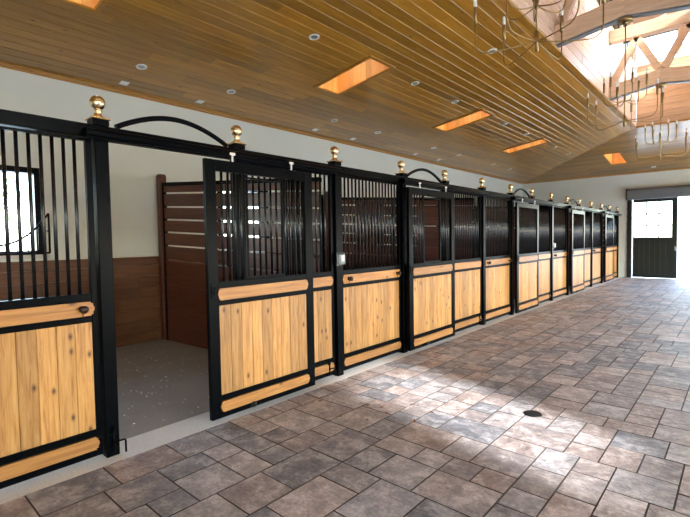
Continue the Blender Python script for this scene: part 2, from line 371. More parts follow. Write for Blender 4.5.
# ------------------------------------------------------------------ ceiling planks
SKY = []   # (slope, u0, u1, v0, v1)
for vc in (1.57, 5.28, 8.86, 12.50): SKY.append(('L', 11 * SW, 18 * SW, vc - 0.25, vc + 0.25))
SKY.append(('E', 9 * SW, 17 * SW, 0.02, 0.47))
def slope_pt(s, u, v, d):
    z = HW + M * u + d
    return {'L': (XW + u, v, z), 'R': (XE - u, v, z), 'E': (v, Y1 - u, z), 'F': (v, Y0 + u, z)}[s]
def slope_rng(s, u): return (Y0 + u, Y1 - u) if s in 'LR' else (XW + u, XE - u)
def planks(s, name, mat, label):
    mb = MB(); e, dp = 0.0055, 0.006
    for k in range(NS):
        a, b = k * SW, (k + 1) * SW; lo, hi = slope_rng(s, a)
        holes = [(h[3], h[4]) for h in SKY if h[0] == s and h[1] < (a + b) / 2 < h[2]]
        segs = []; v = lo
        for h0, h1 in sorted(holes): segs.append((v, h0)); v = h1
        segs.append((v, hi))
        for v0, v1 in segs:
            v = v0
            while v < v1 - 1e-4:
                w = v + random.uniform(1.6, 4.2)
                if w > v1 - 0.7: w = v1
                r = R3()
                if random.random() < 0.08: r = (0.0, r[1], r[2])
                def P(u, end, d):
                    vv = v if end == 0 else w
                    if end == 0 and v == lo: vv = slope_rng(s, u)[0]
                    if end == 1 and w == hi: vv = slope_rng(s, u)[1]
                    return slope_pt(s, u, vv, d)
                prof = [(a, dp), (a + e, 0), (b - e, 0), (b, dp)]
                for (u0, d0), (u1, d1) in zip(prof, prof[1:]):
                    mb.face([P(u0, 0, d0), P(u1, 0, d1), P(u1, 1, d1), P(u0, 1, d0)], r)
                v = w
    # backing deck above the boards
    ca = [slope_rng(s, 0), slope_rng(s, UC)]
    hs = sorted([h for h in SKY if h[0] == s], key=lambda h: h[3])
    def deck(u0, u1, va0, va1, vb0, vb1):
        lo_ = [slope_pt(s, u0, va0, 0.012), slope_pt(s, u1, va1, 0.012), slope_pt(s, u1, vb1, 0.012), slope_pt(s, u0, vb0, 0.012)]
        hi_ = [(x, y, z + 0.08) for x, y, z in lo_]
        mb.face(lo_); mb.face(hi_)
        for i in range(4): mb.face([lo_[i], lo_[(i + 1) % 4], hi_[(i + 1) % 4], hi_[i]])
    UD = UC - 0.03; ca[1] = slope_rng(s, UD)
    if not hs: deck(0, UD, ca[0][0], ca[1][0], ca[0][1], ca[1][1])
    else:
        ua, ub = hs[0][1], hs[0][2]
        deck(0, ua, *slope_rng(s, 0)[:1], slope_rng(s, ua)[0], slope_rng(s, 0)[1], slope_rng(s, ua)[1])
        deck(ub, UD, slope_rng(s, ub)[0], slope_rng(s, UD)[0], slope_rng(s, ub)[1], slope_rng(s, UD)[1])
        v0a, v0b = slope_rng(s, ua)[0], slope_rng(s, ub)[0]
        for h in hs:
            deck(ua, ub, v0a, v0b, h[3], h[3]); v0a = v0b = h[4]
        deck(ua, ub, v0a, v0b, slope_rng(s, ua)[1], slope_rng(s, ub)[1])
    return struct(mb.build(name, mat, recalc=True), label, 'ceiling')
planks('L', 'ceiling_left', CEIL, 'sloping cedar board ceiling over the stalls')
planks('R', 'ceiling_right', CEIL, 'sloping cedar board ceiling on the other side of the lantern')
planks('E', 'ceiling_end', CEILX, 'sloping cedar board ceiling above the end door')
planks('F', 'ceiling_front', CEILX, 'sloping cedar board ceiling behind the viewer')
# eave trim, hip trim, lantern curb
def bar_between(mb, p, q, w, h, up=(0, 0, 1), rnd=None):
    p, q, up = Vector(p), Vector(q), Vector(up); d = (q - p).normalized(); n = d.cross(up).normalized(); u2 = n.cross(d)
    m = Matrix((( d.x, n.x, u2.x, p.x), (d.y, n.y, u2.y, p.y), (d.z, n.z, u2.z, p.z), (0, 0, 0, 1)))
    mb.box((0, -w / 2, -h / 2), ((q - p).length, w / 2, h / 2), min(w, h) * 0.08, rnd, mat=m)
mb = MB(); mb.box((XW, Y0, HW - 0.02), (XW + 0.018, Y1, HW + 0.01), 0.003); mb.box((XW, Y0, HW - 0.004), (XW + 0.11, Y1, HW + 0.012), 0.003)
struct(mb.build('trim_4', TRIMW), 'honey wood trim along the top of the stall wall')
mb = MB(); mb.box((XW + 0.11, Y1 - 0.018, HW - 0.02), (XE, Y1, HW + 0.01), 0.003); mb.box((XW + 0.11, Y1 - 0.11, HW - 0.004), (XE, Y1, HW + 0.012), 0.003)
struct(mb.build('trim_5', TRIMW), 'honey wood trim along the top of the end wall')
mb = MB()
for (x0, y0, x1, y1) in ((XW, Y1, CXL, CYB), (XE, Y1, CXR, CYB)):
    bar_between(mb, (x0, y0, HW - 0.001), (x1, y1, ZC - 0.001), 0.03, 0.012)
struct(mb.build('trim_6', CEIL), 'narrow board covering the ceiling valley joints')
mb = MB(); L = 0.10
for a, b in (((CXL - L, CYA - L, 0), (CXL, CYB + L, 0)), ((CXR, CYA - L, 0), (CXR + L, CYB + L, 0)), ((CXL, CYB, 0), (CXR, CYB + L, 0)), ((CXL, CYA - L, 0), (CXR, CYA, 0))):
    mb.box((a[0], a[1], ZC - 0.028), (b[0], b[1], ZC + 0.0), 0.004, (0.6, 0.5, 0.5))
struct(mb.build('trim_7', CEIL), 'brown board edging the lantern opening')

# ------------------------------------------------------------------ roof lantern (setting)
ZW0, ZW1 = 5.86, 6.56
def lantern():
    mb = MB(); mbx = MB()
    z = ZC + 0.0; rows = 10; hgt = (ZW0 - ZC) / rows
    for k in range(rows):
        z0, z1 = ZC + k * hgt, ZC + (k + 1) * hgt
        for x, sgn in ((CXL, -1), (CXR, 1)):
            y = CYA
            while y < CYB:
                l = min(random.uniform(2, 4), CYB - y)
                mb.box((x, y, z0 + 0.002), (x + sgn * 0.025, y + l, z1 - 0.002), 0.006, R3()); y += l
        for y, sgn in ((CYB, 1), (CYA, -1)):
            mbx.box((CXL, y, z0 + 0.002), (CXR, y + sgn * 0.025, z1 - 0.002), 0.006, R3())
    for x, sgn in ((CXL, -1), (CXR, 1)): mb.box((x + sgn * 0.02, CYA - 0.1, ZC), (x + sgn * 0.12, CYB + 0.1, ZW0))
    for y, sgn in ((CYB, 1), (CYA, -1)): mbx.box((CXL, y + sgn * 0.02, ZC), (CXR, y + sgn * 0.12, ZW0))
    struct(mb.build('wall_lantern_side', LANT), 'pale board sides of the roof lantern', 'wall')
    struct(mbx.build('wall_lantern_end', LANTX), 'orange board ends of the roof lantern', 'wall')
    # posts, header, added sun-blocking panel, gable roof
    mb = MB()
    ys = [CYA + (CYB - CYA) * k / 8 for k in range(9)]
    for x, sgn in ((CXL, -1), (CXR, 1)):
        for k, y in enumerate(ys):
            dy = 0.0 if 0 < k < 8 else (0.06 if k == 0 else -0.06)
            mb.box((x, y + dy - 0.06, ZW0), (x + sgn * 0.12, y + dy + 0.06, ZW1), 0.004)
        if sgn == 1:
            mb.box((x + 0.01, CYA, ZW0), (x + 0.1, ys[5], ZW1))  # unseen blank panel, added to keep sun off the nearer boards opposite
        mb.box((x, CYA, ZW1), (x + sgn * 0.12, CYB, ZW1 + 0.2), 0.004); mb.box((x - sgn * 0.01, CYA, ZW0 - 0.03), (x + sgn * 0.13, CYB, ZW0), 0.004)
    for y, sgn in ((CYB, 1), (CYA, -1)):
        mb.box((CXL, y, ZW1), (CXR, y + sgn * 0.12, ZW1 + 0.2), 0.004); mb.box((CXL, y - sgn * 0.01, ZW0 - 0.03), (CXR, y + sgn * 0.13, ZW0), 0.004)
        mb.box((XC - 0.04, y, ZW0), (XC + 0.04, y + sgn * 0.12, ZW1), 0.004)
    struct(mb.build('trim_8', FIR), 'timber posts and headers between the lantern windows, with an added panel blocking sun')
    mb = MB(); zr = ZW1 + 0.2; zp = zr + 0.35
    for sx in (-1, 1):
        xe = XC + sx * (CXR - XC + 0.3)
        P = [(xe, CYA - 0.3, zr - 0.05), (XC, CYA - 0.3, zp), (XC, CYB + 0.3, zp), (xe, CYB + 0.3, zr - 0.05)]
        Q = [(x, y, z + 0.1) for x, y, z in P]
        mb.face(P); mb.face(Q)
        for i in range(4): mb.face([P[i], P[(i + 1) % 4], Q[(i + 1) % 4], Q[i]])
    for y in (CYA - 0.05, CYB + 0.05):
        mb.face([(CXL - 0.1, y, zr - 0.04), (CXR + 0.1, y, zr - 0.04), (XC, y, zp)])
    struct(mb.build('ceiling_lantern', LANTX), 'board gable ceiling of the roof lantern', 'ceiling')
    # glazing, one window per unblocked bay on each side and two at each end
    n = 7
    for x, sgn in ((CXL, -1), (CXR, 1)):
        for a, b in zip(ys, ys[1:]):
            if sgn == 1 and a < ys[5] - 0.1: continue
            pane('window_%d' % n, (x + sgn * 0.05, a + 0.06, ZW0), (x + sgn * 0.08, b - 0.06, ZW1), 'y', 'lantern side window'); n += 1
    for y, sgn in ((CYB, 1), (CYA, -1)):
        for a, b in ((CXL, XC - 0.04), (XC + 0.04, CXR)):
            pane('window_%d' % n, (a, y + sgn * 0.05, ZW0), (b, y + sgn * 0.08, ZW1), 'x', 'lantern end window'); n += 1
def pane(name, a, b, along, label):
    c = Vector(a); w = thing(name, label, 'window', c); w['kind'] = 'structure'
    d = Vector(b) - c; t = 0.018; L_, H = (d.y if along == 'y' else d.x), d.z; th = (d.x if along == 'y' else d.y)
    def bx(mb, l0, l1, z0, z1, k0=0.0, k1=1.0):
        if along == 'y': mb.box((th * k0, l0, z0), (th * k1, l1, z1))
        else: mb.box((l0, th * k0, z0), (l1, th * k1, z1))
    mb = MB(); bx(mb, 0, L_, 0, t); bx(mb, 0, L_, H - t, H); bx(mb, 0, t, t, H - t); bx(mb, L_ - t, L_, t, H - t); bx(mb, L_ / 2 - t / 2, L_ / 2 + t / 2, t, H - t)
    mb.build('window_frame', BLACKM, w)
    mb = MB(); bx(mb, t, L_ - t, t, H - t, 0.4, 0.6); mb.build('pane', GLASS, w)
lantern()

# ------------------------------------------------------------------ skylights
def skylight(s, u0, u1, v0, v1, label):
    c = Vector(slope_pt(s, (u0 + u1) / 2, (v0 + v1) / 2, 0)); t = thing('skylight', label, 'skylight', c, 'skylights in the board ceiling')
    def P(u, v, d): return Vector(slope_pt(s, u, v, d)) - c
    def hexa(mb, ua, ub, va, vb, d0, d1, rnd=None, flat=False):
        lo = [P(ua, va, d0), P(ub, va, d0), P(ub, vb, d0), P(ua, vb, d0)]
        hi = [P(ua, va, d1), P(ub, va, d1), P(ub, vb, d1), P(ua, vb, d1)]
        mb.face(lo, rnd); mb.face(hi, rnd)
        for i in range(4): mb.face([lo[i], lo[(i + 1) % 4], hi[(i + 1) % 4], hi[i]], rnd)
    D = 0.62; w = 0.02
    mb = MB()
    for vv, ww in ((v0, v0 + w), (v1 - w, v1)):
        n = 9
        for i in range(n):
            a = u0 + (u1 - u0) * i / n; b = u0 + (u1 - u0) * (i + 1) / n; hexa(mb, a + 0.001, b - 0.001, vv, ww, 0.0, D, R3())
    for uu, ww in ((u0, u0 + w), (u1 - w, u1)):
        n = 4
        for i in range(n):
            a = v0 + w + (v1 - v0 - 2 * w) * i / n; b = v0 + w + (v1 - v0 - 2 * w) * (i + 1) / n; hexa(mb, uu, ww, a + 0.001, b - 0.001, 0.0, D, R3())
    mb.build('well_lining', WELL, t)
    mb = MB(); f = 0.045
    hexa(mb, u0 - f, u1 + f, v0 - f, v0, -0.016, 0.006); hexa(mb, u0 - f, u1 + f, v1, v1 + f, -0.016, 0.006)
    hexa(mb, u0 - f, u0, v0, v1, -0.016, 0.006); hexa(mb, u1, u1 + f, v0, v1, -0.016, 0.006)
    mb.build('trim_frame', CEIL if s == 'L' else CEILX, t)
    mb = MB(); hexa(mb, u0, u1, v0, v1, D, D + 0.01); mb.build('pane', GLASS, t)
for k, h in enumerate(SKY):
    skylight(*h, ('%s skylight in the slope above the stalls, counted from the camera' % ORD[k]) if k < 4 else 'small skylight in the slope above the end door')

# ------------------------------------------------------------------ ceiling fittings
def ceiling_xf(x, y):
    """point and rotation on whichever slope"""
    if y > Y1 - (x - XW) and x < XC: s, u = 'E', Y1 - y; n = Vector((0, -M, -1)); z = HW + M * u
    else: u = x - XW; z = HW + M * u; n = Vector((M, 0, -1))
    n.normalize(); return Vector((x, y, z)), n.to_track_quat('Z', 'Y')
dl_ring = dl_lens = None
def downlight(x, y, label):
    global dl_ring, dl_lens
    p, q = ceiling_xf(x, y)
    t = thing('ceiling_light', label, 'light', p, 'recessed ceiling lights'); t.rotation_euler = q.to_euler()
    if dl_ring is None:
        mb = MB(); mb.lathe([(0.045, -0.004), (0.045, 0.006), (0.052, 0.012), (0.066, 0.009), (0.070, 0.0)], seg=24); dl_ring = mb.build('trim_ring', WHITE, t)
        mb = MB(); mb.lathe([(0.0449, 0.0), (0.040, 0.0075), (0.02, 0.0078)], seg=20); dl_lens = mb.build('lens', STEEL, t)
    else:
        for src in (dl_ring, dl_lens):
            o = src.copy(); C.objects.link(o); o.parent = t
n = 0
for k, yb in enumerate((2.66, 6.33, 10.0, 13.6)):
    for j, dy in enumerate((0, 1.36)):
        for x, nm in ((-2.55, 'low row near the wall'), (-0.74, 'upper row')):
            if yb + dy < Y1 - (x - XW) - 0.4: downlight(x, yb + dy, 'small white round recessed light, %s from the camera in the %s' % (ORD[k * 2 + j], nm))
downlight(0.53, 6.42, 'white round recessed light beside the brass chandelier nearest the camera')
downlight(1.09, 17.86, 'white round recessed light above the shutter housing of the end door')
for k, y in enumerate((2.66, 3.81, 6.35, 7.5, 10.0, 11.2)):
    p, q = ceiling_xf(-3.09, y)
    mb = MB(); mb.box((-0.055, -0.055, 0.0), (0.055, 0.055, 0.008), 0.003); mb.box((-0.04, -0.04, 0.008), (0.04, 0.04, 0.010))
    o = mb.build('cover_plate', WHITE, None, p); o.rotation_euler = q.to_euler()
    tag(o, '%s small square white ceiling plate from the camera, close above the stall wall' % ORD[k], 'plate', 'square ceiling plates')

# ------------------------------------------------------------------ timber trusses
def truss(y, label, grp='timber trusses across the roof lantern'):
    t = thing('timber_truss', label, 'truss', (XC, y, ZC), grp)
    hw = CXR - XC; rise = M * hw; d = 0.07
    for s in (-1, 1):
        mb = MB(); lo = [(s * (hw - 0.001), -0.0), (0.0, rise), (0.0, rise + 0.265), (s * (hw - 0.001), 0.265)]
        a = [mb.bm.verts.new((x, -d, z)) for x, z in lo]; b = [mb.bm.verts.new((x, d, z)) for x, z in lo]
        fs = [mb.bm.faces.new(a), mb.bm.faces.new(b)] + [mb.bm.faces.new([a[i], a[(i + 1) % 4], b[(i + 1) % 4], b[i]]) for i in range(4)]
        bmesh.ops.bevel(mb.bm, geom=list(mb.bm.edges), offset=0.006, segments=1, affect='EDGES'); mb.paint(mb.bm.faces, R3())
        mb.build('lower_chord', FIR, t)
        mb = MB(); bar_between(mb, (s * (hw - 0.02), 0, -0.012), (0.0, 0, rise - 0.015), 0.10, 0.02); mb.build('steel_plate', GREYM, t)
        for (x0, z0, x1, z1) in ((s * (hw - 0.06), 0.30, s * 0.42, 1.13), (s * 0.42, 1.13, s * 0.04, rise + 0.28)):
            mb = MB(); bar_between(mb, (x0, 0, z0), (x1, 0, z1), 0.10, 0.13, (0, 0, 1), R3()); mb.build('web', FIR, t)
    mb = MB(); mb.box((-hw + 0.002, -0.08, 1.13), (hw - 0.002, 0.08, 1.37), 0.006, R3()); mb.build('upper_chord', FIR, t)
TY = (3.66, 7.14, 10.70)
for y, l in zip(TY, ('pale timber truss nearest the camera, over the closest chandelier', 'pale timber truss holding the middle chandelier', 'pale timber truss with open diagonal webs before the lantern end windows')): truss(y, l)

# ------------------------------------------------------------------ chandeliers
def arm_pts(r, h, rc=0.09):
    pts = [(0.012, 0, 0)]
    for i in range(6): pts.append((0.012 + (r - rc - 0.012) * (i + 1) / 6, 0, -0.035 * math.sin(PI * 0.5 * (i + 1) / 6)))
    for i in range(1, 7):
        a = PI / 2 * i / 6; pts.append((r - rc + rc * math.sin(a), 0, -0.035 + rc * (1 - math.cos(a))))
    pts.append((r, 0, h)); return pts
arm_meshes = {}
def chandelier(y, label):
    zt = ZC + M * (CXR - XC) - 0.03; zb = 2.93 if y < 4 else 2.97
    t = thing('chandelier', label, 'chandelier', (XC, y, zb), 'brass chandeliers hanging from the trusses')
    mb = MB(); mb.lathe([(0.085, zt - 0.045 - zb), (0.092, zt - 0.03 - zb), (0.092, zt - 0.004 - zb)], seg=24); mb.lathe([(0.03, zt - 0.07 - zb), (0.045, zt - 0.045 - zb)], seg=16); mb.build('canopy', ABRASS, t)
    mb = MB(); mb.tube([(0, 0, 0.0), (0, 0, zt - 0.05 - zb)], 0.0085, 10); mb.tube([(0, 0, 0), (0, 0, 0.16)], 0.014, 12); mb.tube([(0, 0, 0.33), (0, 0, 0.42)], 0.014, 12); mb.build('rod', ABRASS, t)
    for tier, (n, r, z, h, ph) in enumerate(((6, 0.46, 0.08, 0.22, 0.30), (6, 0.25, 0.35, 0.17, 0.82))):
        for k in range(n):
            a = 2 * PI * k / n + ph + (y * 0.03)
            if (tier, 'a') not in arm_meshes:
                mb = MB(); mb.tube(arm_pts(r, h), 0.0055, 6); o = mb.build('arm', ABRASS, t); arm_meshes[(tier, 'a')] = o
                mb = MB(); mb.tube([(r, 0, h - 0.01), (r, 0, h + 0.12)], 0.0145, 10); s_ = mb.build('candle_sleeve', ABRASS, o); arm_meshes[(tier, 's')] = s_
                mb = MB(); mb.lathe([(0.011, h + 0.12), (0.0135, h + 0.14), (0.013, h + 0.175), (0.006, h + 0.195)], (r, 0, 0), 10); b_ = mb.build('bulb', PALE, o); arm_meshes[(tier, 'b')] = b_
            else:
                o = arm_meshes[(tier, 'a')].copy(); C.objects.link(o); o.parent = t
                for q in 'sb':
                    c = arm_meshes[(tier, q)].copy(); C.objects.link(c); c.parent = o
            o.location = (0, 0, z); o.rotation_euler = (0, 0, a)
for y, l in zip(TY, ('brass candle chandelier nearest the camera, cut by the top of the picture', 'middle brass candle chandelier hanging in front of the open truss', 'smallest and farthest brass candle chandelier before the end ceiling slope')): chandelier(y, l)

# ------------------------------------------------------------------ stall posts
def cane_bolt(root, y, x=0.06):
    m = MB(); m.tube([(x, y - 0.02, 0.22), (x, y - 0.02, 0.035)], 0.007, 8); m.box((x - 0.02, y - 0.04, 0.15), (x, y, 0.17), 0.002); m.box((x - 0.02, y - 0.04, 0.05), (x, y, 0.07), 0.002)
    m.tube([(x, y - 0.02, 0.105), (x + 0.015, y + 0.02, 0.11), (x + 0.02, y + 0.045, 0.11), (x + 0.022, y + 0.05, 0.10), (x + 0.022, y + 0.05, 0.02)], 0.0065, 8)
    o = m.build('floor_bolt', BLACK, root)

post_parts = []
post_where = []
def post_label(k):
    sect = ['near side of the %s stall door', 'far side of the %s stall door', 'between the %s stall and the next']
    return 'black steel post with brass ball finial, ' + (sect[k % 3] % ORD[k // 3])
for k, y in enumerate(PY):
    lb = post_label(k) if k < 14 else 'last black steel post with brass ball finial, beside the end wall'
    t = thing('steel_post', lb, 'post', (0, y, 0.003), 'black posts along the stall fronts')
    if not post_parts:
        mb = MB(); mb.box((-0.05, -0.044, 0), (0.05, 0.044, 2.195), 0.004); post_parts.append(mb.build('shaft', BLACK, t))
        cane_bolt(t, 0.02, 0.066)
        mb = MB(); mb.box((-0.053, -0.053, 2.285), (0.053, 0.053, 2.325), 0.003); post_parts.append(mb.build('cap', BLACK, t))
        mb = MB(); mb.box((-0.062, -0.062, 2.325), (0.062, 0.062, 2.337), 0.003)
        mb.lathe([(0.052, 2.337), (0.050, 2.343), (0.034, 2.352), (0.024, 2.362), (0.022, 2.378), (0.029, 2.386), (0.029, 2.391), (0.022, 2.396), (0.026, 2.402), (0.039, 2.413), (0.047, 2.430), (0.049, 2.445), (0.047, 2.460), (0.038, 2.477), (0.024, 2.489), (0.008, 2.494)], seg=24)
        f = mb.build('finial', BRASS, t); f['label'] = 'polished brass ball finial'; post_parts.append(f)
    else:
        for o in post_parts:
            c = o.copy(); C.objects.link(c); c.parent = t
mb = MB(); mb.box((-0.05, Y0 + 0.02, 2.20), (0.05, PY[-1] + 0.05, 2.286), 0.004)
tag(mb.build('header_rail', BLACK), 'long black steel header rail running over all the stall fronts', 'rail')

# ------------------------------------------------------------------ panels
Z0, ZB0, ZB1, ZR1, ZM, ZR2, ZT0, ZT1, ZS = 0.028, 0.072, 0.168, 0.215, 0.955, 0.995, 1.10, 1.15, 2.19
def band_poly(y0, y1, z0, z1):
    h = z1 - z0; n = 0.012; zm = (z0 + z1) / 2
    def end(yy, s):   # s=+1 right end, going upward
        pts = [(yy - s * 0.012, z0), (yy - s * 0.012, z0 + n), (yy, z0 + n), (yy, zm - h * 0.2), (yy + s * 0.007, zm - h * 0.12)]
        pts += [(yy + s * 0.009, zm), (yy + s * 0.007, zm + h * 0.12), (yy, zm + h * 0.2), (yy, z1 - n), (yy - s * 0.012, z1 - n), (yy - s * 0.012, z1)]
        return pts
    return end(y1, 1) + end(y0, -1)[::-1]
bar_mesh = {}
def bar_at(parent, y, z0, z1, x=0.0, r=0.011):
    key = (round(z0, 3), round(z1, 3))
    if key not in bar_mesh:
        mb = MB(); mb.tube([(0, 0, z0), (0, 0, z1)], r, 12); o = mb.build('bar', BARM, parent); bar_mesh[key] = o.data
    else: o = link('bar', bar_mesh[key], parent)
    o.location = (x, y, 0); return o
def front_panel(root, w, st=0.045, top=ZS, topr=0.04, th=0.02, openg=None, dz=0.0, pitch=0.065, zs=0.0):
    """frame, boards, bands and bars of one section, local y 0..w"""
    z = lambda v: v
    mb = MB()
    for a, b in ((0, st), (w - st, w)): mb.box((-th, a, Z0), (th, b, top), 0.003)
    for a, b in ((Z0, ZB0), (ZB1, ZR1), (ZM, ZR2), (ZT0, ZT1), (top - topr, top)): mb.box((-th, st, a), (th, w - st, b), 0.003)
    for a, b in ((ZB0, ZB1), (ZR2, ZT0)): mb.box((-0.006, st, a), (0.006, w - st, b))
    for yy in (st * 0.5, w - st * 0.5):
        for zz in (ZB0 + 0.01, ZB1 - 0.01, ZR2 + 0.01, ZT0 - 0.01):
            m_ = Matrix.Translation((th, yy, zz)) @ Matrix.Rotation(PI / 2, 4, 'Y'); mb.lathe([(0.005, 0), (0.004, 0.003), (0.001, 0.004)], seg=8, mat=m_)
    mb.build('frame', BLACK, root)
    mb = MB(); nb = max(2, round((w - 2 * st) / 0.105)); bw = (w - 2 * st) / nb
    for i in range(nb):
        a = st + i * bw; mb.box((-th * 0.8, a + 0.0006, ZR1), (th * 0.7, a + bw - 0.0006, ZM), 0.0032, R3())
    mb.build('wood_infill', PINE, root)
    for a, b in ((ZB0, ZB1), (ZR2, ZT0)):
        mb = MB(); mb.prism(band_poly(st - 0.006, w - st + 0.006, a + 0.004, b - 0.004), -0.004, th + 0.008, R3()); mb.build('wood_band', PINEH, root)
    z0, z1 = ZT1, top - topr
    n = max(2, round((w - 2 * st) / pitch)); p = (w - 2 * st) / n
    for i in range(1, n):
        y = st + i * p
        if openg and openg[0] < y < openg[1]: continue
        bar_at(root, y, z0, z1)
    if openg:
        mb = MB()
        for e in openg: mb.box((-0.012, e - 0.011, z0), (0.012, e + 0.011, z1), 0.002)
        mb.box((-0.01, openg[0], z1 - 0.035), (0.01, openg[1], z1 - 0.02), 0.002); mb.box((-0.012, openg[0], z0), (0.012, openg[1], z0 + 0.02), 0.002)
        mb.build('yoke_frame', BLACK, root)
def knob(root, y, z, x=0.028):
    k = MB(); m_ = Matrix.Translation((x - 0.004, y, z)) @ Matrix.Rotation(PI / 2, 4, 'Y')
    k.lathe([(0.022, 0), (0.022, 0.006), (0.011, 0.012), (0.010, 0.026), (0.021, 0.032), (0.0265, 0.042), (0.025, 0.053), (0.016, 0.060), (0.004, 0.062)], seg=20, mat=m_)
    k.tube([(x + 0.012, y, z - 0.01), (x + 0.012, y, z - 0.045)], 0.004, 8); o = k.build('latch_knob', BRONZE, root); o['label'] = 'round dark bronze latch knob'
sections = []
# fixed panel before each door; first is cut by the picture edge
for k in range(5):
    yb = PY[3 * k] - 0.05; ya = (PY[3 * k - 1] + 0.05) if k else PY[0] - 1.26 + 0.05
    w = yb - ya - 0.008
    lb = 'black grille and pine front panel with knobs, just before the %s stall door' % ORD[k]
    if k == 0: lb = 'large black grille and pine front panel cut by the picture edge, one knob showing'
    t = thing('front_panel', lb, 'panel', (0, ya + 0.004, 0.003), 'knobbed stall front panels')
    front_panel(t, w, 0.038, topr=0.016); knob(t, w - 0.10, 1.05); knob(t, 0.12, 1.05)
# filler panel after each door
for k in range(5):
    ya, yb = PY[3 * k + 1] + 0.05, PY[3 * k + 2] - 0.05; w = yb - ya - 0.008
    lb = 'black grille and pine side panel just past the %s stall door' % ORD[k]
    t = thing('side_panel', lb, 'panel', (0, ya + 0.004, 0.003), 'side panels next to the stall doors')
    front_panel(t, w, 0.042, topr=0.016)
    if k < 4: cane_bolt(t, w - 0.09, 0.035)
# doors
for k in range(5):
    ya = PY[3 * k] - 0.03
    if k == 0: ya = 1.915
    w = 1.165 if k == 0 else 1.205
    lb = ('open pine and black grille sliding door pushed back beside the open doorway' if k == 0 else
          'closed %s stall door of pale pine and black grille%s' % (ORD[k], ' with an open middle yoke' if k == 1 else ''))
    t = thing('sliding_door', lb, 'door', (0.115, ya, 0.012), 'sliding stall doors')
    front_panel(t, w, st=0.095 if k < 5 else 0.05, top=2.138, topr=0.09, openg=((0.37, 0.80) if k < 2 else None), pitch=0.062)
    for s in (0.25, w - 0.27):
        mb = MB(); mb.box((0.021, s - 0.008, 2.135), (0.034, s + 0.008, 2.195), 0.002); mb.box((0.029, s - 0.026, 2.188), (0.035, s + 0.026, 2.210), 0.002)
        o = mb.build('hanger', WHITE, t); o['label'] = 'small white track hanger'
    mb = MB(); mb.box((0.018, 0.02, 1.02), (0.026, 0.05, 1.14), 0.003); mb.tube([(0.03, 0.035, 1.05), (0.045, 0.035, 1.05), (0.045, 0.035, 1.11), (0.03, 0.035, 1.11)], 0.005, 8); mb.build('handle', BLACK, t)
    mb = MB(); mb.box((0.021, 0.375, Z0 + 0.005), (0.036, 0.425, Z0 + 0.05), 0.003)
    mb.lathe([(0.012, 0), (0.020, 0.004), (0.020, 0.03), (0.012, 0.034)], (0.045, 0.40, Z0 + 0.022), 12); mb.build('guide_roller', BLACKM, t)
# track over door and side panel
for k in range(5):
    ya, yb = PY[3 * k] - 0.12, PY[3 * k + 2] - 0.02
    t = thing('door_track', 'black round-topped sliding track over the %s stall doorway' % ORD[k], 'track', (0.05, ya, 2.2), 'sliding door tracks')
    mb = MB(); L_ = yb - ya
    prof = [(0.002, -0.012), (0.035, -0.012), (0.035, -0.020), (0.050, -0.020), (0.050, -0.012), (0.082, -0.012), (0.092, 0.0)]
    for i in range(7):
        a = PI * 0.5 * i / 6; prof.append((0.062 + 0.030 * math.cos(a), 0.020 + 0.026 * math.sin(a)))
    prof += [(0.002, 0.048)]
    # extrude along y
    a_ = [mb.bm.verts.new((x, 0, z)) for x, z in prof]; b_ = [mb.bm.verts.new((x, L_, z)) for x, z in prof]
    mb.bm.faces.new(a_); mb.bm.faces.new(b_)
    for i in range(len(prof)): mb.bm.faces.new([a_[i], a_[(i + 1) % len(prof)], b_[(i + 1) % len(prof)], b_[i]])
    mb.build('rail_cover', BLACK, t)
    nbk = 4
    for i in range(nbk):
        s = 0.08 + (L_ - 0.2) * i / (nbk - 1)
        mb = MB(); mb.box((0.004, s - 0.02, 0.044), (0.05, s + 0.02, 0.054), 0.002); mb.lathe([(0.008, 0.054), (0.008, 0.060), (0.003, 0.063)], (0.03, s, 0), 8); mb.build('bracket', BLACK, t)
    # arch
    y0, y1 = PY[3 * k] + 0.115, PY[3 * k + 1] - 0.10; pts = []
    for i in range(21):
        s = i / 20; a = PI * s; pts.append((0.0, y0 + (y1 - y0) * s, 2.304 + 0.135 * math.sin(a) ** 0.9 if 0 < s < 1 else 2.304))
    mb = MB(); mb.tube(pts, 0.019, 10); o = mb.build('arch_bar', BLACK)
    tag(o, 'black bowed bar between the two finials over the %s stall doorway' % ORD[k], 'arch', 'bowed bars over the stall doors')
# clear plastic boxes on posts
for k, y in ((2, 'on the post between the first and second stalls'), (8, 'on the post between the third and fourth stalls')):
    t = thing('latch_box', 'clear plastic box %s' % y, 'box', (0.0565, PY[k], 1.21), 'clear boxes on posts')
    mb = MB(); mb.box((-0.006, -0.045, 0.0), (0.0, 0.045, 0.14), 0.003); mb.build('back_plate', ACRYL, t)
    mb = MB(); mb.box((0.0, -0.052, 0.01), (0.045, 0.052, 0.135), 0.016); mb.build('shell', ACRYL, t)
    mb = MB(); mb.box((0.045, -0.02, 0.05), (0.049, 0.02, 0.11), 0.0015); mb.build('slot', STEEL, t)

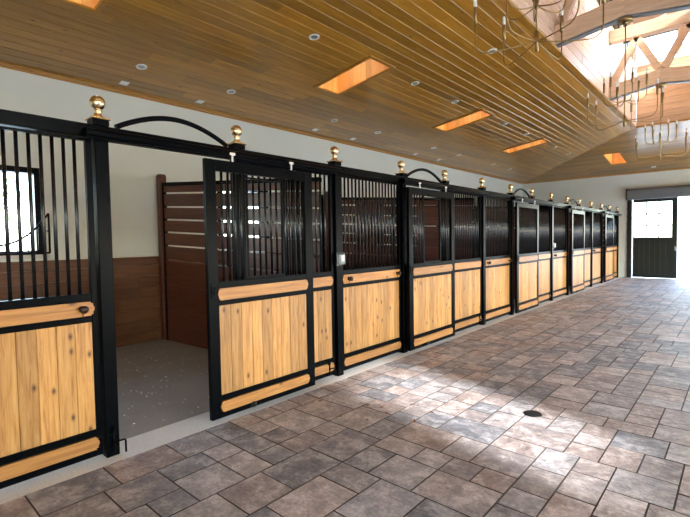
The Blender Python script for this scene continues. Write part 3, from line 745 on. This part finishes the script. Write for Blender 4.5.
# ------------------------------------------------------------------ partitions between stalls
def lean(mb, xa, xb):
    for v in mb.bm.verts: v.co.z *= 1 - 0.095 * max(0, min(1, (v.co.x - xa) / (xb - xa)))
for k in range(5):
    y = PY[3 * k + 2] - 0.135
    if k == 4: y = Y1 - 0.12
    lb = 'red-brown slatted board divider behind the %s stall' % ORD[k]
    t = thing('stall_divider', lb, 'divider', (0, y, 0.003), 'slatted dividers between stalls'); t.rotation_euler.z = 0.058 if k < 4 else 0
    mb = MB(); xa, xb = XW + 0.20, -0.085
    rows = [(0.0, 0.46), (0.464, 0.84), (0.844, 1.215), (1.24, 1.43), (1.455, 1.63), (1.655, 1.82), (1.845, 2.01), (2.035, 2.215), (2.24, 2.33)]
    for a, b in rows: mb.box((xa, -0.02, a), (xb, 0.02, b), 0.004, R3())
    lean(mb, xa, xb); mb.build('boards', REDW, t)
    mb = MB(); mb.box((xa, -0.03, 2.33), (xb, 0.03, 2.385), 0.003); mb.box((xa - 0.03, -0.03, 0), (xa, 0.03, 2.385), 0.003); mb.box((xb, -0.03, 0), (xb + 0.02, 0.03, 2.18), 0.003)
    mb.box((xa + 1.5, -0.026, 1.215), (xa + 1.54, 0.026, 2.33), 0.002)
    lean(mb, xa, xb); mb.build('steel_frame', BLACK, t)
    mb = MB(); mb.box((XW + 0.052, -0.055, 0), (xa - 0.032, 0.055, 2.50), 0.012, R3()); mb.box((XW + 0.06, -0.05, 2.495), (xa - 0.04, 0.05, 2.515), 0.008)
    mb.build('wood_post', REDW, t)

# ------------------------------------------------------------------ end door
def end_door():
    t = thing('door_1', 'dark green sliding barn door leaf with a nine-pane window', 'door', (0.0, Y1 - 0.06, 0.0)); t['kind'] = 'structure'
    x0, x1, z1 = 0.43, 1.69, 2.80; zg = 1.41
    mb = MB()
    mb.box((x0, 0.08, 0.02), (x0 + 0.03, 0.13, z1), 0.003); mb.box((x1 - 0.15, 0.08, 0.02), (x1, 0.13, z1), 0.003)
    mb.box((x0 + 0.03, 0.08, 2.62), (x1 - 0.15, 0.13, z1), 0.003); mb.box((x0 + 0.03, 0.08, 1.33), (x1 - 0.15, 0.13, zg), 0.003); mb.box((x0 + 0.03, 0.08, 0.02), (x1 - 0.15, 0.13, 0.14), 0.003)
    mb.build('door_frame', DKGREEN, t)
    mb = MB(); n = 7; a, b = x0 + 0.03, x1 - 0.15
    for i in range(n): mb.box((a + (b - a) * i / n, 0.09, 0.14), (a + (b - a) * (i + 1) / n, 0.12, 1.33), 0.004)
    mb.build('lower_panel', DKGREEN, t)
    mb = MB()
    for i in (1, 2):
        xx = a + (b - a) * i / 3; mb.box((xx - 0.02, 0.085, zg), (xx + 0.02, 0.118, 2.62), 0.002); zz = zg + (2.62 - zg) * i / 3; mb.box((a, 0.086, zz - 0.02), (b, 0.117, zz + 0.02), 0.002)
    mb.build('muntins', DKGREEN, t)
    mb = MB(); mb.box((a, 0.103, zg), (b, 0.107, 2.62)); mb.build('pane', GLASS, t)
    mb = MB(); mb.box((x1 - 0.07, 0.06, 0.95), (x1 - 0.03, 0.08, 1.10), 0.004); mb.build('handle', STEEL, t)
    mb = MB()
    for s0, s1 in ((0.36, 0.40), (3.76, 3.80)): mb.box((s0, Y1 - 0.01, 0), (s1, Y1 + 0.2, 2.9), 0.003)
    mb.box((0.40, Y1 - 0.01, 2.82), (3.76, Y1 + 0.2, 2.9), 0.003); struct(mb.build('trim_9', DKGREEN), 'dark green lining of the end doorway')
    t = thing('roller_shutter', 'long grey rolled-up shutter housing with black guides over the end door', 'shutter', (0.0, Y1 - 0.01, 0.0))
    mb = MB(); prof = [(-0.0, 2.72), (-0.30, 2.72), (-0.32, 2.76)]
    for i in range(9):
        a_ = PI - PI / 2 * i / 8; prof.append((-0.17 + 0.16 * math.cos(a_), 2.98 + 0.12 * math.sin(a_)))
    prof += [(-0.0, 3.10)]
    mb.prism(prof, 0.30, 3.86); mb.build('housing', GREYM, t)
    for s in (0.27, 3.86):
        mb = MB(); mb.prism([(y - 0.0, z) for y, z in prof[:2]] + [(-0.34, 2.76)] + [(y * 1.04, z + 0.015) for y, z in prof[3:]], s, s + 0.03); mb.build('end_cap', BLACKM, t)
    for s in (0.27, 3.78):
        mb = MB(); mb.box((s, -0.05, 0.004), (s + 0.10, 0.0, 2.72), 0.003)
        for i in range(9): mb.box((s - 0.012, -0.07, 0.25 + i * 0.27), (s + 0.02, -0.05, 0.28 + i * 0.27), 0.002)
        mb.build('guide', BLACKM, t)
end_door()

# ------------------------------------------------------------------ small things on the floor
t = thing('floor_drain', 'small round dark cast iron drain cover set in the pavers', 'drain', (2.014, 3.79, 0.002))
mb = MB(); mb.lathe([(0.072, 0), (0.072, 0.004), (0.064, 0.005), (0.062, 0.003)], seg=28); mb.build('ring', SLOTB, t)
mb = MB()
for i in range(-4, 5):
    h = math.sqrt(max(0, 0.06 ** 2 - (i * 0.013) ** 2)); mb.box((i * 0.013 - 0.0042, -h, 0.0015), (i * 0.013 + 0.0042, h, 0.005))
mb.build('grate', SLOTB, t)
leaves = [((0.947, 3.09), 'just inside the near edge of the sunlit patch'), ((0.82, 3.06), 'between the sunlit patch and the open sliding door'), ((1.02, 2.80), 'in the shade just before the sunlit patch'), ((0.80, 2.72), 'closest to the camera of the scattered leaves'), ((1.06, 3.02), 'second leaf along the near edge of the sunlit patch'), ((1.12, 3.33), 'in the middle of the sunlit patch'), ((1.35, 3.28), 'closest to the round drain'), ((1.34, 3.02), 'just before the leaf closest to the drain'), ((1.37, 6.05), 'alone far beyond the drain'), ((0.42, 2.86), 'closest to the pale sill strip')]
for i, ((x, y), w) in enumerate(leaves):
    mb = MB(); L_ = random.uniform(0.016, 0.028) * (1.6 if i == 8 else 1); ang = random.random() * 6
    pts = [(-1, 0, 0.1), (-0.5, 0.4, 0.25), (0.1, 0.5, 0.1), (0.6, 0.3, 0.3), (1.0, 0, 0.5), (0.55, -0.32, 0.2), (0, -0.45, 0.05), (-0.6, -0.35, 0.2)]
    rot = Matrix.Rotation(ang, 3, 'Z')
    top = [rot @ Vector((p[0] * L_, p[1] * L_, p[2] * L_ * 0.9 + 0.002)) for p in pts]; c = Vector((0, 0, 0.002))
    for j in range(8): mb.face([c, top[j], top[(j + 1) % 8]])
    bmesh.ops.remove_doubles(mb.bm, verts=mb.bm.verts, dist=1e-5)
    o = mb.build('fallen_leaf', LEAFD, None, (x, y, 0.002)); sm = o.modifiers.new('s', 'SOLIDIFY'); sm.thickness = 0.001
    tag(o, 'dry brown leaf on pavers, ' + w, 'leaf', 'dry leaves on the pavers')
mb = MB()
for i in range(420):
    x, y = random.uniform(-3.2, -0.25), random.uniform(0.5, 3.2); s = random.uniform(0.003, 0.008)
    m_ = Matrix.Translation((x, y, 0.004)) @ Matrix.Rotation(random.random() * 6, 4, 'Z'); mb.box((-s, -s * 0.7, -s * 0.4), (s, s * 0.7, s * 0.5), s * 0.3, R3(), mi=random.choice((0, 0, 1)), mat=m_)
tag(mb.build('stone_chips', [CURB, GRAVEL]), 'pale and brown chips scattered on the first stall floor', 'chips', kind='stuff')

# ------------------------------------------------------------------ outdoors
mb = MB(); mb.box((-60, -60, -0.3), (XW - 0.2, 90, -0.06)); mb.box((XE + 0.2, -60, -0.3), (60, 90, -0.06)); mb.box((XW - 0.2, Y1 + 0.2, -0.3), (XE + 0.2, 90, -0.06)); mb.box((XW - 0.2, -60, -0.3), (XE + 0.2, Y0 - 0.2, -0.06))
struct(mb.build('ground', PAVEOUT), 'pale paving outside the barn', 'ground')
def tree(x, y, h, label, seed):
    rr = random.Random(seed); t = thing('tree', label, 'tree', (x, y, -0.06), 'trees outside the barn')
    mb = MB(); mb.tube([(0, 0, 0), (0.05, 0.02, h * 0.3), (-0.03, 0.05, h * 0.6), (0, 0, h * 0.85)], [0.13, 0.10, 0.07, 0.02], 8)
    for i in range(7):
        a = rr.random() * 6.3; z = h * rr.uniform(0.35, 0.7); mb.tube([(0, 0, z), (math.cos(a) * h * 0.12, math.sin(a) * h * 0.12, z + h * 0.1), (math.cos(a) * h * 0.2, math.sin(a) * h * 0.2, z + h * 0.2)], [0.05, 0.035, 0.012], 6)
    mb.build('trunk', BARK, t); mb = MB()
    cl = [(Vector((rr.gauss(0, h * 0.13), rr.gauss(0, h * 0.13), h * rr.uniform(0.45, 0.95))), h * rr.uniform(0.08, 0.16)) for _ in range(16)]
    for i in range(2200):
        c, r = rr.choice(cl); d = Vector((rr.gauss(0, 1), rr.gauss(0, 1), rr.gauss(0, 1))).normalized() * r * rr.uniform(0.6, 1.05); p = c + d
        a = Vector((rr.gauss(0, 1), rr.gauss(0, 1), rr.gauss(0, 1))).normalized(); b = a.cross(Vector((0.3, 0.2, 1))).normalized(); s = rr.uniform(0.05, 0.10)
        mb.face([p - a * s, p + b * s * 0.5, p + a * s, p - b * s * 0.5])
    mb.build('foliage', LEAFG, t, recalc=False)
tree(-11.0, 2.2, 5.0, 'leafy green tree outside the first stall window', 1)
tree(4.6, 34.0, 5.2, 'green tree outside the open end doorway', 3)

# ------------------------------------------------------------------ light
world = bpy.data.worlds.new('World'); bpy.context.scene.world = world; world.use_nodes = True
nt = world.node_tree; bg = nt.nodes['Background']
sk = nt.nodes.new('ShaderNodeTexSky'); sk.sky_type = 'NISHITA'; sk.sun_disc = False; sk.sun_elevation = math.radians(40); sk.sun_rotation = math.radians(100)
mxn = nt.nodes.new('ShaderNodeMix'); mxn.data_type = 'RGBA'; mxn.inputs[0].default_value = 0.22; mxn.inputs[7].default_value = (2.9, 3.15, 3.4, 1)
nt.links.new(sk.outputs[0], mxn.inputs[6]); nt.links.new(mxn.outputs[2], bg.inputs['Color'])
SKYS = 0.55
bg.inputs['Strength'].default_value = SKYS
sun = bpy.data.lights.new('sun', 'SUN'); sun.energy = 2.8; sun.angle = math.radians(3.2); sun.color = (0.94, 0.97, 1.0)
so = bpy.data.objects.new('sun', sun); C.objects.link(so)
el, az = math.radians(25), math.radians(-14)   # from +x, slightly from the camera side
dirv = Vector((math.cos(el) * math.cos(az), math.cos(el) * math.sin(az), math.sin(el)))
so.rotation_euler = dirv.to_track_quat('Z', 'Y').to_euler()
def portal(c, n, w, h):
    l = bpy.data.lights.new('window_portal', 'AREA'); l.shape = 'RECTANGLE'; l.size = w; l.size_y = h; l.energy = 1; l.cycles.is_portal = True
    o = bpy.data.objects.new('window_portal', l); C.objects.link(o); o.location = c
    z = -Vector(n); up = Vector((0, 0, 1)) if abs(z.z) < 0.9 else Vector((0, 1, 0))
    x = up.cross(z).normalized(); yv = z.cross(x)
    o.rotation_euler = Matrix((x, yv, z)).transposed().to_euler()
for y in WINY: portal((XW - 0.02, y + 0.55, (WZ0 + WZ1) / 2), (1, 0, 0), 1.1, 1.1)
for h in RW: portal((XE + 0.02, (h[0] + h[1]) / 2, (h[2] + h[3]) / 2), (-1, 0, 0), h[1] - h[0], h[3] - h[2])
portal(((DW[0] + DW[1]) / 2, Y1 + 0.2, 1.45), (0, -1, 0), 3.44, 2.9)
portal((5.8, Y0 - 0.02, 1.75), (0, 1, 0), 1.6, 1.7)
for x, s in ((CXL - 0.12, 1), (CXR + 0.12, -1)): portal((x, (CYA + CYB) / 2, (ZW0 + ZW1) / 2), (s, 0, 0), CYB - CYA, ZW1 - ZW0)
for y, s in ((CYB + 0.12, -1), (CYA - 0.12, 1)): portal((XC, y, (ZW0 + ZW1) / 2), (0, s, 0), CXR - CXL, ZW1 - ZW0)
for s, u0, u1, v0, v1 in SKY:
    p = slope_pt(s, (u0 + u1) / 2, (v0 + v1) / 2, 0.66); l = (u1 - u0, v1 - v0) if s == 'L' else (v1 - v0, u1 - u0); portal(p, (0, 0, -1), *l)

# ------------------------------------------------------------------ camera
f, yaw, pitch, roll = 0.8912 * 500, .7279, .0421, -.0155
cy, sy, cp, sp = math.cos(yaw), math.sin(yaw), math.cos(pitch), math.sin(pitch)
fw = Vector((-sy * cp, cy * cp, -sp)); rt = Vector((cy, sy, 0)); up = rt.cross(fw)
r2 = math.cos(roll) * rt + math.sin(roll) * up; u2 = -math.sin(roll) * rt + math.cos(roll) * up
cam = bpy.data.cameras.new('camera'); cam.sensor_width = 36; cam.lens = 36 * f / 690; cam.clip_end = 300
co = bpy.data.objects.new('camera', cam); C.objects.link(co); co.location = (3.3026, 0, 1.4887)
co.rotation_euler = Matrix((r2, u2, -fw)).transposed().to_euler()
S = bpy.context.scene; S.camera = co
S.view_settings.view_transform = 'Standard'; S.view_settings.look = 'None'; S.view_settings.gamma = 1; S.view_settings.use_curve_mapping = False
S.view_settings.exposure = 2.68
S.cycles.use_denoising = True
S.cycles.max_bounces = 10; S.cycles.diffuse_bounces = 7; S.cycles.glossy_bounces = 4; S.cycles.transparent_max_bounces = 12; S.cycles.transmission_bounces = 4
S.cycles.sample_clamp_indirect = 10; S.cycles.caustics_reflective = False; S.cycles.caustics_refractive = False
